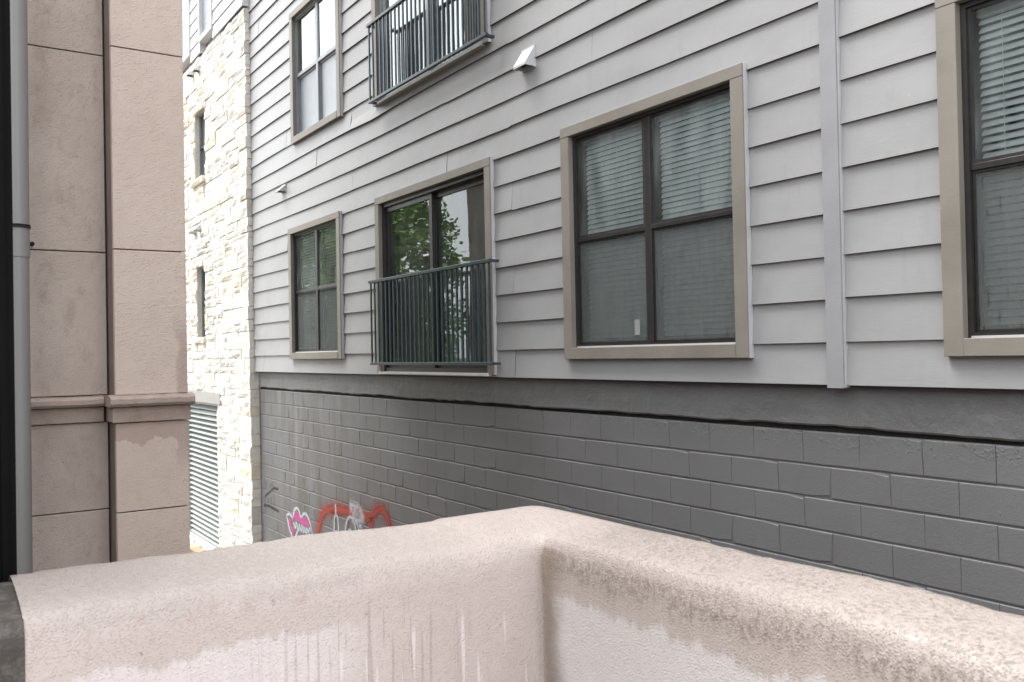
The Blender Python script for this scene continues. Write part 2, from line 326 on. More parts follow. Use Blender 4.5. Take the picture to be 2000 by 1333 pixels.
# windows: outer trim rects
WN = dict(one=(-12.86, -10.905, -.04, 1.895), two=(-6.065, -4.04, -.068, 1.895), three=(-2.69, -.66, -.068, 1.885), up=(-12.66, -10.81, 3.12, 5.05))
DR = dict(low=(-9.81, -7.20, -.213, 1.885), up=(-9.80, -7.20, 2.995, 5.06))
openings = []
for a in WN.values(): openings.append((a[0]+.06, a[1]-.06, a[2]+.05, a[3]-.05))
for a in DR.values(): openings.append((a[0]+.06, a[1]-.06, a[2]-.0, a[3]-.05))
trimx = [(-3.44, -3.325)]
EXP = .2605; Z0 = -.235
def plank(x0, x1, j, z0, z1):
    """one lapped board; cells lying in an opening are left out"""
    xs = {x0, x1}; zs = {z0, z1}
    for a, b, c, d in openings:
        if d > z0 and c < z1 and b > x0 and a < x1:
            for t in (a, b):
                if x0 < t < x1: xs.add(t)
            for t in (c, d):
                if z0 < t < z1: zs.add(t)
    n = max(1, int((x1-x0)/.6))
    for k in range(1, n): xs.add(x0+(x1-x0)*k/n)
    xs = sorted(xs); zs = sorted(zs); m = MB(); ph = random.uniform(0, 6)
    sag = lambda x: .0035*math.sin(x*1.1+ph)+.002*math.sin(x*2.7+ph*2)
    yy = lambda x, z: 4.586 + .020*(z-z0)/(z1-z0) + .002*math.sin(x*1.7+ph) - (.016*math.exp(-((x+10.3)/.8)**2) if j == 12 and z == z0 else 0)
    zz = lambda x, z: z + ((sag(x) - (.03*math.exp(-((x+10.0)/.55)**2) if j == 12 else 0)) if z == z0 and j > 0 else 0)
    for a, b in zip(xs, xs[1:]):
        for c, d in zip(zs, zs[1:]):
            cx, cz = (a+b)/2, (c+d)/2
            if any(q[0] < cx < q[1] and q[2] < cz < q[3] for q in openings): continue
            top = d + (.01 if d == z1 else 0)
            m.quad((a, yy(a, c), zz(a, c)), (b, yy(b, c), zz(b, c)), (b, yy(b, d), top), (a, yy(a, d), top))
            if c == z0: m.quad((a, 4.67 if j == 0 else 4.617, zz(a, c)), (b, 4.67 if j == 0 else 4.617, zz(b, c)), (b, yy(b, c), zz(b, c)), (a, yy(a, c), zz(a, c)), 1)
            for t, s_ in ((a, 1), (b, -1)):
                if t in (x0, x1): m.quad((t, yy(t, c), zz(t, c)), (t, yy(t, d), top), (t, 4.62, top), (t, 4.62, zz(t, c)), 1)
    if m.f: build('siding_plank', m, [SIDING, SIDING_EDGE], grey)
j = 0; z = Z0
while z < ZTOP:
    z1 = z+EXP
    spans = [(XL+.002, -3.442), (-3.323, XR)]
    full = [o for o in openings if o[2] <= z and o[3] >= z1]
    for a, b, _, _ in full:
        spans = [s for x0, x1 in spans for s in ([(x0, a), (b, x1)] if a > x0 and b < x1 else [(x0, x1)])]
    off = (j*1.22+.5) % 3.66
    for x0, x1 in spans:
        cuts = [x0]+[t for t in (XL+off+3.66*k for k in range(-1, 7)) if x0+.35 < t < x1-.35]+[x1]
        for a, b in zip(cuts, cuts[1:]): plank(a, b-.0004 if b != x1 else b, j, z, z1)
    z = z1; j += 1
box('corner_board', XL-.085, XL, 4.576, 4.668, Z0-.004, ZTOP, SIDING_TRIM, grey)
box('trim_board', -3.44, -3.325, 4.566, 4.64, Z0-.018, ZTOP, SIDING_TRIM, grey)
box('caulk_strip', -3.325, -3.318, 4.578, 4.62, Z0-.012, ZTOP, CAULK, grey)
struct_back = None
# upper wall core behind planks (keeps daylight out), with the openings left free
core = MB(); xs = sorted({XL, XR, *[o[0] for o in openings], *[o[1] for o in openings]}); zs = sorted({-.25, ZTOP, *[o[2] for o in openings], *[o[3] for o in openings]})
for a, b in zip(xs, xs[1:]):
    for c, d in zip(zs, zs[1:]):
        cx, cz = (a+b)/2, (c+d)/2
        if not any(q[0] < cx < q[1] and q[2] < cz < q[3] for q in openings): core.quad((a, 4.622, c), (b, 4.622, c), (b, 4.622, d), (a, 4.622, d))
build('sheathing', core, SIDING_EDGE, grey)
box('siding_starter', XL, XR, 4.625, 4.80, -.232, -.21, SIDING_EDGE, grey)

# ---- concrete belt with rough lower edge
m = MB(); nx = 150; prev = None
for k in range(nx+1):
    x = XL+.02+(XR-XL-.02)*k/nx; e = -.500+random.uniform(-.006, .006)+.004*math.sin(x*3); y = 4.655+.002*math.sin(x*2.3)+random.uniform(-.001, .001)
    ring = [(x, y+.012, -.212), (x, y+.004, -.30), (x, y, -.40), (x, y+.001, e+.012), (x, y+.012, e), (x, 4.70, e+.004)]
    if prev:
        for a in range(5): m.quad(prev[a+1], ring[a+1], ring[a], prev[a])
    prev = ring
build('concrete_belt', m, BELT, grey, smooth=True)
box('shadow_gap', XL+.02, XR, 4.698, 4.80, -.545, -.43, DARKGAP, grey)
box('mortar_bed', XL+.02, XR, 4.674, 4.80, -3.80, -.533, MORTAR, grey)

# ---- blocks
def block_mesh(seed, hf=1.0):
    r = random.Random(seed); w, h = .4056/2, .1985/2*hf; m = MB(); ins = .009; fy = 0
    # outer ring (at joint depth) and inner ring (face), 3 points per long edge so edges wander
    def ring(ix, iz, y, j):
        out = []
        for (a, b) in ((-1, -1), (-.33, -1), (.33, -1), (1, -1), (1, 1), (.33, 1), (-.33, 1), (-1, 1)):
            out.append((a*(w-ix)+r.uniform(-j, j), y, b*(h-iz)+r.uniform(-j, j)))
        return out
    o = ring(0, 0, .009, 0); i = ring(.0010, ins*.6, .0012, .0014); f = ring(.0035, ins, 0, .0014)
    if r.random() < .45:       # a chipped corner
        k = r.choice((0, 3, 4, 7)); sx = 1 if k in (3, 4) else -1; sz = 1 if k in (4, 7) else -1
        c = r.uniform(.008, .02)
        i[k] = (i[k][0]-sx*c, i[k][1]+.003, i[k][2]-sz*c*.8); f[k] = (f[k][0]-sx*c, f[k][1], f[k][2]-sz*c*.8)
    m.v = o+i+f
    for s in (0, 8):
        for k in range(8): m.f.append((s+k, s+(k+1) % 8, s+8+(k+1) % 8, s+8+k)); m.mi.append(0)
    m.f += [(16, 17, 22, 23), (17, 18, 21, 22), (18, 19, 20, 21)]; m.mi += [0, 0, 0]
    me = bpy.data.meshes.new('block'); me.from_pydata(m.v, [], m.f); me.materials.append(BLOCK); me.update(); return me, m
variants = [block_mesh(s) for s in range(8)]
cells = []
z = -.745+.2035; row = 0; TOPROW = True
while z > -3.8:
    ztop = z; zb = z-.2035
    x = -2.895+.4064*12+(0 if row % 2 == 0 else -.2032) + (0)
    while x > XL+.03:
        x0 = max(x-.4064, XL+.022)
        if x0 < XR: cells.append((x0, min(x, XR), zb, ztop+(.012 if row == 0 else 0)))
        x -= .4064
    z = zb; row += 1
def vis_area(c):
    p = [project((c[a], 4.67, c[b])) for a, b in ((0, 2), (1, 2), (1, 3), (0, 3))]
    if any(q is None for q in p): return 0
    cx = sum(q[0] for q in p)/4; cy = sum(q[1] for q in p)/4
    if not (480 < cx < 2060): return 0
    line = 1130-(cx-50)*.137 if cx < 1060 else 990+(cx-1060)*.2435
    if cy > line+25: return 0
    return abs((p[1][0]-p[0][0])*(p[3][1]-p[0][1]))
cells.sort(key=vis_area, reverse=True)
rest = MB()
for k, c in enumerate(cells):
    me, mb = random.choice(variants); cx, cz = (c[0]+c[1])/2, (c[2]+c[3])/2; sx = (c[1]-c[0])/.4064; sz = (c[3]-c[2])/.2035
    y = 4.668+random.uniform(-.0012, .0012)
    if k < 299:
        o = link('block', me, (cx, y, cz), grey); o.scale = (sx, 1, sz)
    else:
        i = len(rest.v); rest.v += [(cx+a*sx, y+b, cz+d*sz) for a, b, d in mb.v]; rest.f += [tuple(i+q for q in f) for f in mb.f]; rest.mi += [0]*len(mb.f)
stuff(build('remaining_blocks', rest, BLOCK, grey))

# ---- windows
slat_me = None
def slat_mesh(w, dpt=.046):
    m = MB(); pts = [(-dpt/2, 0), (-dpt/4, .0028), (0, .0038), (dpt/4, .0028), (dpt/2, 0)]
    for (a, b), (c, d) in zip(pts, pts[1:]): m.quad((-w/2, a, b), (w/2, a, b), (w/2, c, d), (-w/2, c, d))
    for (a, b), (c, d) in zip(pts, pts[1:]): m.quad((-w/2, c, d-.0025), (w/2, c, d-.0025), (w/2, a, b-.0025), (-w/2, a, b-.0025))
    m.quad((-w/2, pts[0][0], -.0025), (w/2, pts[0][0], -.0025), (w/2, pts[0][0], 0), (-w/2, pts[0][0], 0))
    me = bpy.data.meshes.new('blind_slat'); me.from_pydata(m.v, [], m.f); me.materials.append(BLIND); me.update(); return me
def trims(win, a, top=.085, bot=.095, side=.11, sides_to=None, by=4.55):
    x0, x1, z0, z1 = a; zb = z0 if sides_to is None else sides_to
    box('trim_side', x0, x0+side, by+.002, 4.64, zb, z1-top-.001, TRIM, win, .003)
    box('trim_side', x1-side, x1, by+.002, 4.64, zb, z1-top-.001, TRIM, win, .003)
    box('trim_head', x0, x1, by, 4.64, z1-top, z1, TRIM, win, .003)
    if bot: box('trim_sill', x0+side+.001, x1-side-.001, by-.002, 4.64, z0+.001, z0+bot, TRIM, win, .003)
    box('caulk_edge', x1+.0005, x1+.007, by+.012, 4.60, zb, z1, CAULK, win)
def frame_rect(name, x0, x1, z0, z1, w, y0, y1, mat, par):
    m = MB(); m.box(x0, x0+w, y0, y1, z0, z1); m.box(x1-w, x1, y0, y1, z0, z1); m.box(x0+w, x1-w, y0, y1, z0, z0+w); m.box(x0+w, x1-w, y0, y1, z1-w, z1)
    return build(name, m, mat, par)
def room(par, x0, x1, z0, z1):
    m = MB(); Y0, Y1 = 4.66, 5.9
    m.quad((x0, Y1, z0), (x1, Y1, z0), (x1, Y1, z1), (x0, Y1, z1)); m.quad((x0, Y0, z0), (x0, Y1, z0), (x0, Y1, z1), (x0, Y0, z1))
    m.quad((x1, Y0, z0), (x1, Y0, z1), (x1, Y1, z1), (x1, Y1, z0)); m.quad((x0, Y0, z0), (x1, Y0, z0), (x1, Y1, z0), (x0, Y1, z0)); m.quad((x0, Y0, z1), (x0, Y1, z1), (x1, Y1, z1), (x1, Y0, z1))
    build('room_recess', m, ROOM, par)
FRAME_UP = simple('glare_lightened_frame', (.26, .28, .30), .35, .5)  # grey lightened so the upper storey's glare sits in the frame colour
def window(a, label, blinds=True, frost=False, tilt=65, screen=True, hi=False, side=.11):
    x0, x1, z0, z1 = a
    win = link('window', None, ((x0+x1)/2, 4.6, z0), grey); win['label'] = label
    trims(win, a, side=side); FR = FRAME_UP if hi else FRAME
    ix0, ix1, iz0, iz1 = x0+side, x1-side, z0+.095, z1-.085
    frame_rect('frame', ix0, ix1, iz0, iz1, .03, 4.60, 4.68, FR, win)
    cx = (ix0+ix1)/2; mid = (iz0+iz1)/2+.03
    box('mullion', cx-.035, cx+.035, 4.612, 4.68, iz0+.03, iz1-.03, FR, win, .004)
    if not frost:
        m = MB(); m.box(ix0+.02, ix1-.02, 4.594, 4.611, iz0-.001, iz0+.012); build('sill_caulk', m, CAULK, win)
    for s, (p0, p1) in enumerate(((ix0+.03, cx-.035), (cx+.035, ix1-.03))):
        frame_rect('sash', p0, p1, mid, iz1-.03, .018, 4.618, 4.65, FR, win)
        box('meeting_rail', p0, p1, 4.614, 4.668, mid-.035, mid, FR, win, .003)
        frame_rect('sash', p0, p1, iz0+.03, mid-.035, .026, 4.640, 4.672, FR, win)
        g = MB(); g.quad((p0+.018, 4.630, mid+.018), (p1-.018, 4.630, mid+.018), (p1-.018, 4.630, iz1-.048), (p0+.018, 4.630, iz1-.048)); build('pane', g, GLASS_HI if hi else GLASS, win)
        g = MB(); g.quad((p0+.026, 4.655, iz0+.056), (p1-.026, 4.655, iz0+.056), (p1-.026, 4.655, mid-.06), (p0+.026, 4.655, mid-.06)); build('pane', g, FROST if frost else GLASS, win)
        if screen and not frost:
            g = MB(); g.quad((p0+.012, 4.632, iz0+.042), (p1-.012, 4.632, iz0+.042), (p1-.012, 4.632, mid-.04), (p0+.012, 4.632, mid-.04)); build('insect_screen', g, SCREEN, win)
            frame_rect('screen_frame', p0+.002, p1-.002, iz0+.032, mid-.036, .012, 4.625, 4.637, FR, win)
        if blinds:
            w = p1-p0-.012; me = slat_mesh(w); zz = iz1-.07; c = (p0+p1)/2; k = 0
            box('head_rail', p0+.004, p1-.004, 4.70, 4.75, iz1-.065, iz1-.02, BLIND, win)
            while zz > iz0+.075:
                o = link('blind_slat', me, (c, 4.728, zz-.02), win); o.rotation_euler = (math.radians(tilt+random.uniform(-1.5, 1.5)), math.radians(random.uniform(-.15, .15)), 0)
                zz -= .042; k += 1
            for fx in (.16, .5, .84):
                m = MB(); X = p0+(p1-p0)*fx; m.box(X-.0012, X+.0012, 4.702, 4.704, iz0+.06, iz1-.06); build('ladder_cord', m, BLIND, win)
            box('bottom_rail', p0+.008, p1-.008, 4.705, 4.75, iz0+.036, iz0+.052, BLIND, win)
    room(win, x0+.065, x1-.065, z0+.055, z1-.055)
    return win
window(WN['one'], 'small looking far window with half open white blinds and green reflections')
w2 = window(WN['two'], 'large taupe framed window with blinds and rain marked lower screens')
window(WN['three'], 'right hand window cut off by the picture edge, bright blinds above a dark screen', tilt=50)
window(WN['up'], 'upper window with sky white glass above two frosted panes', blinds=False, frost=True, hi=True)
box('sticker', -5.245, -5.185, 4.628, 4.6305, .115, .235, STICKER, w2)

# ---- juliet balcony doors with railing
def door(a, lab, hi, vtilt):
    x0, x1, z0, z1 = a
    d = link('balcony_door', None, ((x0+x1)/2, 4.6, z0), grey); d['label'] = lab
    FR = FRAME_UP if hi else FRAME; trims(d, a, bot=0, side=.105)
    ix0, ix1, iz0, iz1 = x0+.105, x1-.105, z0+.015, z1-.085
    box('threshold', ix0-.02, ix1+.02, 4.535, 4.70, z0-.012, z0+.013, WHITE if not hi else LINTEL, d)
    frame_rect('frame', ix0, ix1, iz0, iz1, .045, 4.60, 4.73, FR, d)
    cx = ix0+(ix1-ix0)*.485
    G = GLASS_HI if hi else GLASS_DOOR
    for s, (p0, p1, y) in enumerate(((ix0+.045, cx+.03, 4.648), (cx-.03, ix1-.045, 4.69))):
        f = link('door_panel', None, ((p0+p1)/2, y, iz0), d)
        frame_rect('stile_frame', p0, p1, iz0+.045, iz1-.045, .06, y-.018, y+.018, FR, f)
        g = MB(); g.quad((p0+.06, y, iz0+.105), (p1-.06, y, iz0+.105), (p1-.06, y, iz1-.105), (p0+.06, y, iz1-.105)); build('pane', g, G, f)
    # vertical blinds behind the glass
    m = MB(); m.box(-.0012, .0012, -.043, .043, -.0, iz1-iz0-.16); me = bpy.data.meshes.new('blind_vane'); me.from_pydata(m.v, [], m.f); me.materials.append(VBLIND if not hi else BLIND)
    X = ix0+.06
    while X < ix1-.05:
        o = link('blind_vane', me, (X, 4.775, iz0+.07), d); o.rotation_euler = (0, 0, math.radians(vtilt+random.uniform(-4, 4))); X += .076
    box('blind_track', ix0+.02, ix1-.02, 4.75, 4.80, iz1-.09, iz1-.05, VBLIND, d)
    box('handle_label', cx-.20, cx-.08, 4.638, 4.6465, iz0+1.28, iz0+1.30, WHITE, d) if not hi else None
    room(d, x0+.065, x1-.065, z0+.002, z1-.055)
    return d
door(DR['low'], 'lower sliding balcony door with vertical blinds and leafy reflections', False, 98)
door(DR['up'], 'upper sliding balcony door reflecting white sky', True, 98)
def railing(x0, x1, zb, zt, lab):
    r = link('balcony_railing', None, ((x0+x1)/2, 4.46, zb), grey); r['label'] = lab
    y = 4.455
    box('top_rail', x0, x1, y-.022, y+.022, zt-.035, zt, RAIL, r, .004)
    box('bottom_rail', x0+.01, x1+.01, y-.018, y+.018, zb, zb+.03, RAIL, r, .003)
    for X in (x0+.03, x1-.03):
        box('bracket', X-.02, X+.02, y+.0225, 4.552, zt-.03, zt-.004, RAIL, r); box('bracket', X-.02, X+.02, y+.0185, 4.552, zb+.002, zb+.026, RAIL, r)
    n = 27; me = None
    for k in range(n):
        X = x0+.035+(x1-x0-.07)*k/(n-1)
        if me is None:
            o = box('baluster', X-.009, X+.009, y-.009, y+.009, zb+.03, zt-.035, RAIL, r); me = o.data; c = WP[o.name]; dx = c.x-X
        else: link('baluster', me, (X, c.y, c.z), r)
    for X in (x0+.03, x1-.03):
        m = MB(); m.tube([(X, y+.06, zt-.004), (X, y+.06, zt+.012)], .009, 8); build('bolt', m, VENT, r)
railing(-9.77, -7.05, -.118, .885, 'lower dark green grey balcony railing')
railing(-9.70, -7.05, 2.985, 3.93, 'upper dark green grey balcony railing')

# ---- hooded wall vents
def hood(xc, zt, w, h, d, wall_y, par, lab, mat=VENT):
    x0, x1 = xc-w/2, xc+w/2; y0 = wall_y-d; zb = zt-h; m = MB(); t = .006
    A = (x0, wall_y, zt); B = (x1, wall_y, zt); C = (x1, y0, zb+h*.12); D = (x0, y0, zb+h*.12); E = (x1, y0, zb); F = (x0, y0, zb); Gq = (x1, wall_y, zb); H = (x0, wall_y, zb)
    m.quad(D, C, B, A); m.quad(F, E, C, D)
    i = len(m.v); m.v += [B, C, E, Gq]; m.f.append((i, i+1, i+2, i+3)); m.mi.append(0); i = len(m.v); m.v += [A, H, F, D]; m.f.append((i, i+1, i+2, i+3)); m.mi.append(0)
    v = link('exhaust_vent', None, (xc, wall_y, zb), par); v['label'] = lab
    build('hood', m, mat, v)
    m = MB(); zi = zb+h*.18; m.quad((x0+t, y0+t, zi), (x0+t, wall_y, zi), (x1-t, wall_y, zi), (x1-t, y0+t, zi)); build('damper', m, DARK, v)
    box('flange', x0-.01, x1+.01, wall_y-.004, wall_y+.012, zb-.008, zt+.01, mat, v)
hood(-6.565, 2.745, .19, .185, .105, 4.592, grey, 'larger hooded vent beside the upper balcony')
hood(-13.12, 2.60, .16, .10, .10, 4.592, grey, 'tiny white hooded vent above the far window')

# ---- graffiti: thin paint on the block face
def spray(name, col, alpha=1.0):
    mt = bpy.data.materials.new(name); mt.use_nodes = True; t = mt.node_tree; p = t.nodes['Principled BSDF']; out = t.nodes['Material Output']
    p.inputs['Base Color'].default_value = (*col, 1); p.inputs['Roughness'].default_value = .5
    at = N(t, 'ShaderNodeVertexColor'); at.layer_name = 'cover'; g = N(t, 'ShaderNodeNewGeometry'); n = N(t, 'ShaderNodeTexNoise'); n.inputs['Scale'].default_value = 40; n.inputs['Detail'].default_value = 4
    t.links.new(g.outputs['Position'], n.inputs['Vector'])
    mu = N(t, 'ShaderNodeMath', operation='MULTIPLY_ADD'); mu.inputs[1].default_value = 1.1; mu.inputs[2].default_value = .38; t.links.new(n.outputs['Fac'], mu.inputs[0])
    m2 = N(t, 'ShaderNodeMath', operation='MULTIPLY'); m2.use_clamp = True; t.links.new(at.outputs['Color'], m2.inputs[0]); t.links.new(mu.outputs[0], m2.inputs[1])
    m3 = N(t, 'ShaderNodeMath', operation='MULTIPLY'); m3.inputs[1].default_value = alpha; t.links.new(m2.outputs[0], m3.inputs[0])
    t.links.new(m3.outputs[0], p.inputs['Alpha']); return mt
PINK = spray('pink_spray_paint', (.42, .07, .22)); WSP = spray('white_spray_paint', (.5, .54, .58), .85); RSP = spray('red_spray_paint', (.40, .045, .03), .85)
BSP = spray('black_spray_paint', (.025, .025, .025), .85); HZ = spray('white_overspray', (.7, .74, .8), .55)
def smoothline(L, sub=5):
    if len(L) < 3: return L
    P = [L[0]]+list(L)+[L[-1]]; out = []
    for i in range(1, len(P)-2):
        for s in range(sub):
            t = s/sub; out.append(tuple(.5*((2*P[i][k])+(-P[i-1][k]+P[i+1][k])*t+(2*P[i-1][k]-5*P[i][k]+4*P[i+1][k]-P[i+2][k])*t*t+(-P[i-1][k]+3*P[i][k]-3*P[i+1][k]+P[i+2][k])*t**3) for k in (0, 1)))
    return out+[L[-1]]
def strokes(name, lines, w, y, mat, lab):
    v = []; f = []; c = []
    for L in lines:
        L = smoothline(L); base = len(v)
        for k, (x, z) in enumerate(L):
            a = L[max(k-1, 0)]; b = L[min(k+1, len(L)-1)]; tx, tz = b[0]-a[0], b[1]-a[1]; l = math.hypot(tx, tz) or 1; nx, nz = -tz/l, tx/l
            ww = w*(.85+.3*random.random()); end = .0 if k in (0, len(L)-1) else 1
            for q, al in ((-1.25, 0), (-.32, .95), (.32, .95), (1.25, 0)): v.append((x+nx*ww*q, y, z+nz*ww*q)); c.append(al*(end or .5))
            if k:
                for q in range(3): i = base+(k-1)*4+q; f.append((i, i+1, i+5, i+4))
    m = MB(); m.v = v; m.f = f; m.mi = [0]*len(f); o = build(name, m, mat, grey); at = o.data.color_attributes.new('cover', 'FLOAT_COLOR', 'POINT')
    for i, a in enumerate(c): at.data[i].color = (a, a, a, 1)
    o['label'] = lab; return o
def fills(name, polys, y, mat, lab):
    v = []; f = []
    for L in polys: i = len(v); v += [(x, y, z) for x, z in L]; f.append(tuple(range(i, i+len(L))))
    m = MB(); m.v = v; m.f = f; m.mi = [0]*len(f); o = build(name, m, mat, grey); at = o.data.color_attributes.new('cover', 'FLOAT_COLOR', 'POINT')
    for i in range(len(v)): at.data[i].color = (1, 1, 1, 1)
    o['label'] = lab
GP = [[(-13.14, -2.44), (-13.08, -2.35), (-12.98, -2.31), (-12.88, -2.35), (-12.79, -2.41), (-12.67, -2.35), (-12.57, -2.36), (-12.47, -2.43), (-12.45, -2.49), (-12.7, -2.5), (-12.89, -2.47), (-13.12, -2.46)], [(-13.36, -2.48), (-13.24, -2.47), (-13.19, -2.56), (-13.11, -2.64), (-13.08, -2.75), (-13.2, -2.69), (-13.3, -2.57)], [(-12.8, -2.77), (-12.68, -2.68), (-12.48, -2.59), (-12.39, -2.60), (-12.43, -2.67), (-12.56, -2.75), (-12.77, -2.82)]]
GW1 = [[(-13.19, -2.49), (-13.13, -2.42), (-13.08, -2.33), (-12.98, -2.28), (-12.88, -2.3), (-12.79, -2.38), (-12.67, -2.32), (-12.56, -2.32), (-12.44, -2.4), (-12.37, -2.52), (-12.34, -2.57), (-12.39, -2.66), (-12.49, -2.72), (-12.62, -2.77)], [(-13.43, -2.46), (-13.38, -2.51), (-13.3, -2.64), (-13.17, -2.75), (-13.07, -2.86)], [(-13.43, -2.46), (-13.29, -2.41), (-13.14, -2.46)], [(-13.12, -2.51), (-13.03, -2.58), (-12.99, -2.5), (-12.94, -2.57), (-12.9, -2.6), (-12.87, -2.51), (-12.8, -2.6), (-12.76, -2.51), (-12.7, -2.6), (-12.67, -2.52), (-12.59, -2.59), (-12.56, -2.52), (-12.48, -2.56), (-12.45, -2.5), (-12.36, -2.54)], [(-12.94, -2.61), (-13.03, -2.71), (-13.1, -2.81), (-12.94, -2.82)], [(-12.8, -2.73), (-12.58, -2.64), (-12.42, -2.59)]]
GW2 = [[(-11.45, -2.01), (-11.45, -2.15), (-11.5, -2.22), (-11.5, -2.34), (-11.52, -2.39), (-11.37, -2.38), (-11.36, -2.28), (-11.38, -2.19), (-11.45, -2.15)], [(-11.42, -2.38), (-11.41, -2.5)], [(-11.1, -2.4), (-11.12, -2.31), (-11.07, -2.2), (-10.99, -2.13), (-10.88, -2.13), (-10.81, -2.18), (-10.79, -2.25), (-10.77, -2.31), (-10.55, -2.3)], [(-11.04, -2.33), (-10.95, -2.29), (-10.94, -2.39)], [(-10.83, -2.14), (-10.74, -2.17), (-10.69, -2.24), (-10.68, -2.33)], [(-10.66, -2.22), (-10.62, -2.19), (-10.56, -2.31)]]
GH = [[(-10.98, -1.98), (-10.73, -1.99), (-10.61, -2.04), (-10.64, -2.09), (-10.91, -2.1)]]
GR = [[(-12.14, -2.68), (-12.12, -2.5), (-12.05, -2.37), (-11.96, -2.25), (-11.84, -2.16), (-11.67, -2.12), (-11.45, -2.08), (-11.24, -2.07), (-10.98, -2.05), (-10.71, -2.03), (-10.54, -2.04), (-10.37, -2.05), (-10.28, -2.0), (-10.21, -1.96), (-10.07, -1.9), (-9.96, -1.89), (-9.86, -1.95), (-9.8, -2.03), (-9.76, -2.13)], [(-10.3, -2.03), (-10.29, -2.12), (-10.33, -2.26)], [(-11.62, -2.19), (-11.51, -2.16)], [(-11.12, -2.41), (-10.89, -2.36), (-10.72, -2.35)]]
GB = [[(-14.46, -2.32), (-14.43, -2.27), (-14.21, -2.18), (-14.02, -2.1), (-13.8, -2.09)], [(-14.54, -2.44), (-14.3, -2.42), (-14.04, -2.43), (-13.78, -2.44)], [(-14.4, -2.02), (-14.39, -2.13)], [(-14.21, -2.05), (-14.19, -2.12)], [(-14.13, -2.03), (-14.13, -2.08)], [(-14.45, -2.32), (-14.46, -2.42)], [(-14.3, -2.29), (-14.28, -2.4)], [(-14.16, -2.26), (-14.15, -2.39)], [(-14.01, -2.21), (-14.0, -2.4)]]
YF = 4.6635
fills('graffiti', GP, YF, PINK, 'pink sprayed lips shape')
strokes('graffiti', GW1, .030, YF-.002, WSP, 'white outline and scribble over the pink shape')
strokes('graffiti', GR, .062, YF-.001, RSP, 'red sprayed arches')
RH = spray('red_overspray', (.38, .05, .035), .3)
strokes('graffiti', GR[:1], .15, YF-.0002, RH, 'faint red overspray round the arches')
strokes('graffiti', GH, .10, YF-.0015, HZ, 'white overspray patch')
strokes('graffiti', GW2, .028, YF-.003, WSP, 'white loops and figures under the red arch')
strokes('graffiti', GB, .022, YF, BSP, 'thin black scribble near the stone corner')

# ================================================================ STONE BUILDING
stone = thing('stone_building', 'cream limestone building block with louvered opening at the far left end of the alley', 'building', (-17.5, 4.51, -3.8))
SX0, SX1, SZ0, SZ1, SY = -21.5, -14.69, -3.75, 5.83, 4.51
rects = dict(louver=(-19.12, -16.70, -3.62, -.64), low=(-18.02, -17.40, .29, 1.78), mid=(-18.02, -17.25, 3.36, 4.80))
def subtract(c, r):
    x0, x1, z0, z1 = c; a, b, d, e = r
    if a >= x1 or b <= x0 or d >= z1 or e <= z0: return [c]
    out = []
    if x0 < a: out.append((x0, a, z0, z1))
    if x1 > b: out.append((b, x1, z0, z1))
    if z0 < d: out.append((max(x0, a), min(x1, b), z0, d))
    if z1 > e: out.append((max(x0, a), min(x1, b), e, z1))
    return [q for q in out if q[1]-q[0] > .04 and q[3]-q[2] > .03]
rng = random.Random(11); st = []
z = SZ0
while z < SZ1-.02:
    h = rng.choice((.15, .19, .22, .26, .30)); h = min(h, SZ1-z)
    if SZ1-z-h < .1: h = SZ1-z
    x = SX0
    while x < SX1-.01:
        w = rng.uniform(.28, .85)
        if SX1-x-w < .25: w = SX1-x
        if h > .18 and rng.random() < .5:
            s = rng.uniform(.38, .62); parts = [(x, x+w, z, z+h*s)]
            if w > .5 and rng.random() < .6: t = rng.uniform(.35, .65); parts += [(x, x+w*t, z+h*s, z+h), (x+w*t, x+w, z+h*s, z+h)]
            else: parts += [(x, x+w, z+h*s, z+h)]
        else: parts = [(x, x+w, z, z+h)]
        for p in parts:
            q = [p]
            for r in rects.values(): q = [s for c in q for s in subtract(c, r)]
            st += q
        x += w
    z += h
def stone_mb(c, rr):
    x0, x1, z0, z1 = c; gx, gz = .007, .006; nx = 3 if x1-x0 > .2 else 2; nz = 2; m = MB(); cor = x1 >= SX1-.001
    x0 += gx; x1 -= 0 if cor else gx; z0 += gz; z1 -= gz; dy = rr.uniform(-.018, .01); G = {}
    n = 0
    for i in range(nx+1):
        for k in range(nz+1):
            ed = i in (0, nx) or k in (0, nz)
            m.v.append((x0+(x1-x0)*i/nx+(rr.uniform(-.015, .015) if 0 < i < nx else rr.uniform(-.004, .004)), SY+dy+(rr.uniform(.0, .012) if ed else rr.uniform(-.022, -.002)), z0+(z1-z0)*k/nz+rr.uniform(-.006, .006))); G[i, k] = n; n += 1
    for i in range(nx):
        for k in range(nz): m.f.append((G[i, k], G[i+1, k], G[i+1, k+1], G[i, k+1])); m.mi.append(0)
    per = [(i, 0) for i in range(nx+1)]+[(nx, k) for k in range(1, nz+1)]+[(i, nz) for i in range(nx-1, -1, -1)]+[(0, k) for k in range(nz-1, 0, -1)]
    back = []
    for (i, k) in per:
        p = m.v[G[i, k]]; m.v.append((p[0] if not (cor and i == nx) else SX1+rr.uniform(-.004, .006), SY+.16 if cor else SY+.06, p[2])); back.append(len(m.v)-1)
    for a in range(len(per)):
        b = (a+1) % len(per); m.f.append((G[per[a]], back[a], back[b], G[per[b]])); m.mi.append(0)
    return m
def sarea(c):
    p = [project((c[a], SY, c[b])) for a, b in ((0, 2), (1, 2), (1, 3), (0, 3))]
    cx = sum(q[0] for q in p)/4; cy = sum(q[1] for q in p)/4
    if cx < 355 or cy < -15 or cy > 1100: return 0
    return abs((p[1][0]-p[0][0])*(p[3][1]-p[0][1]))
st.sort(key=sarea, reverse=True); rest = MB()
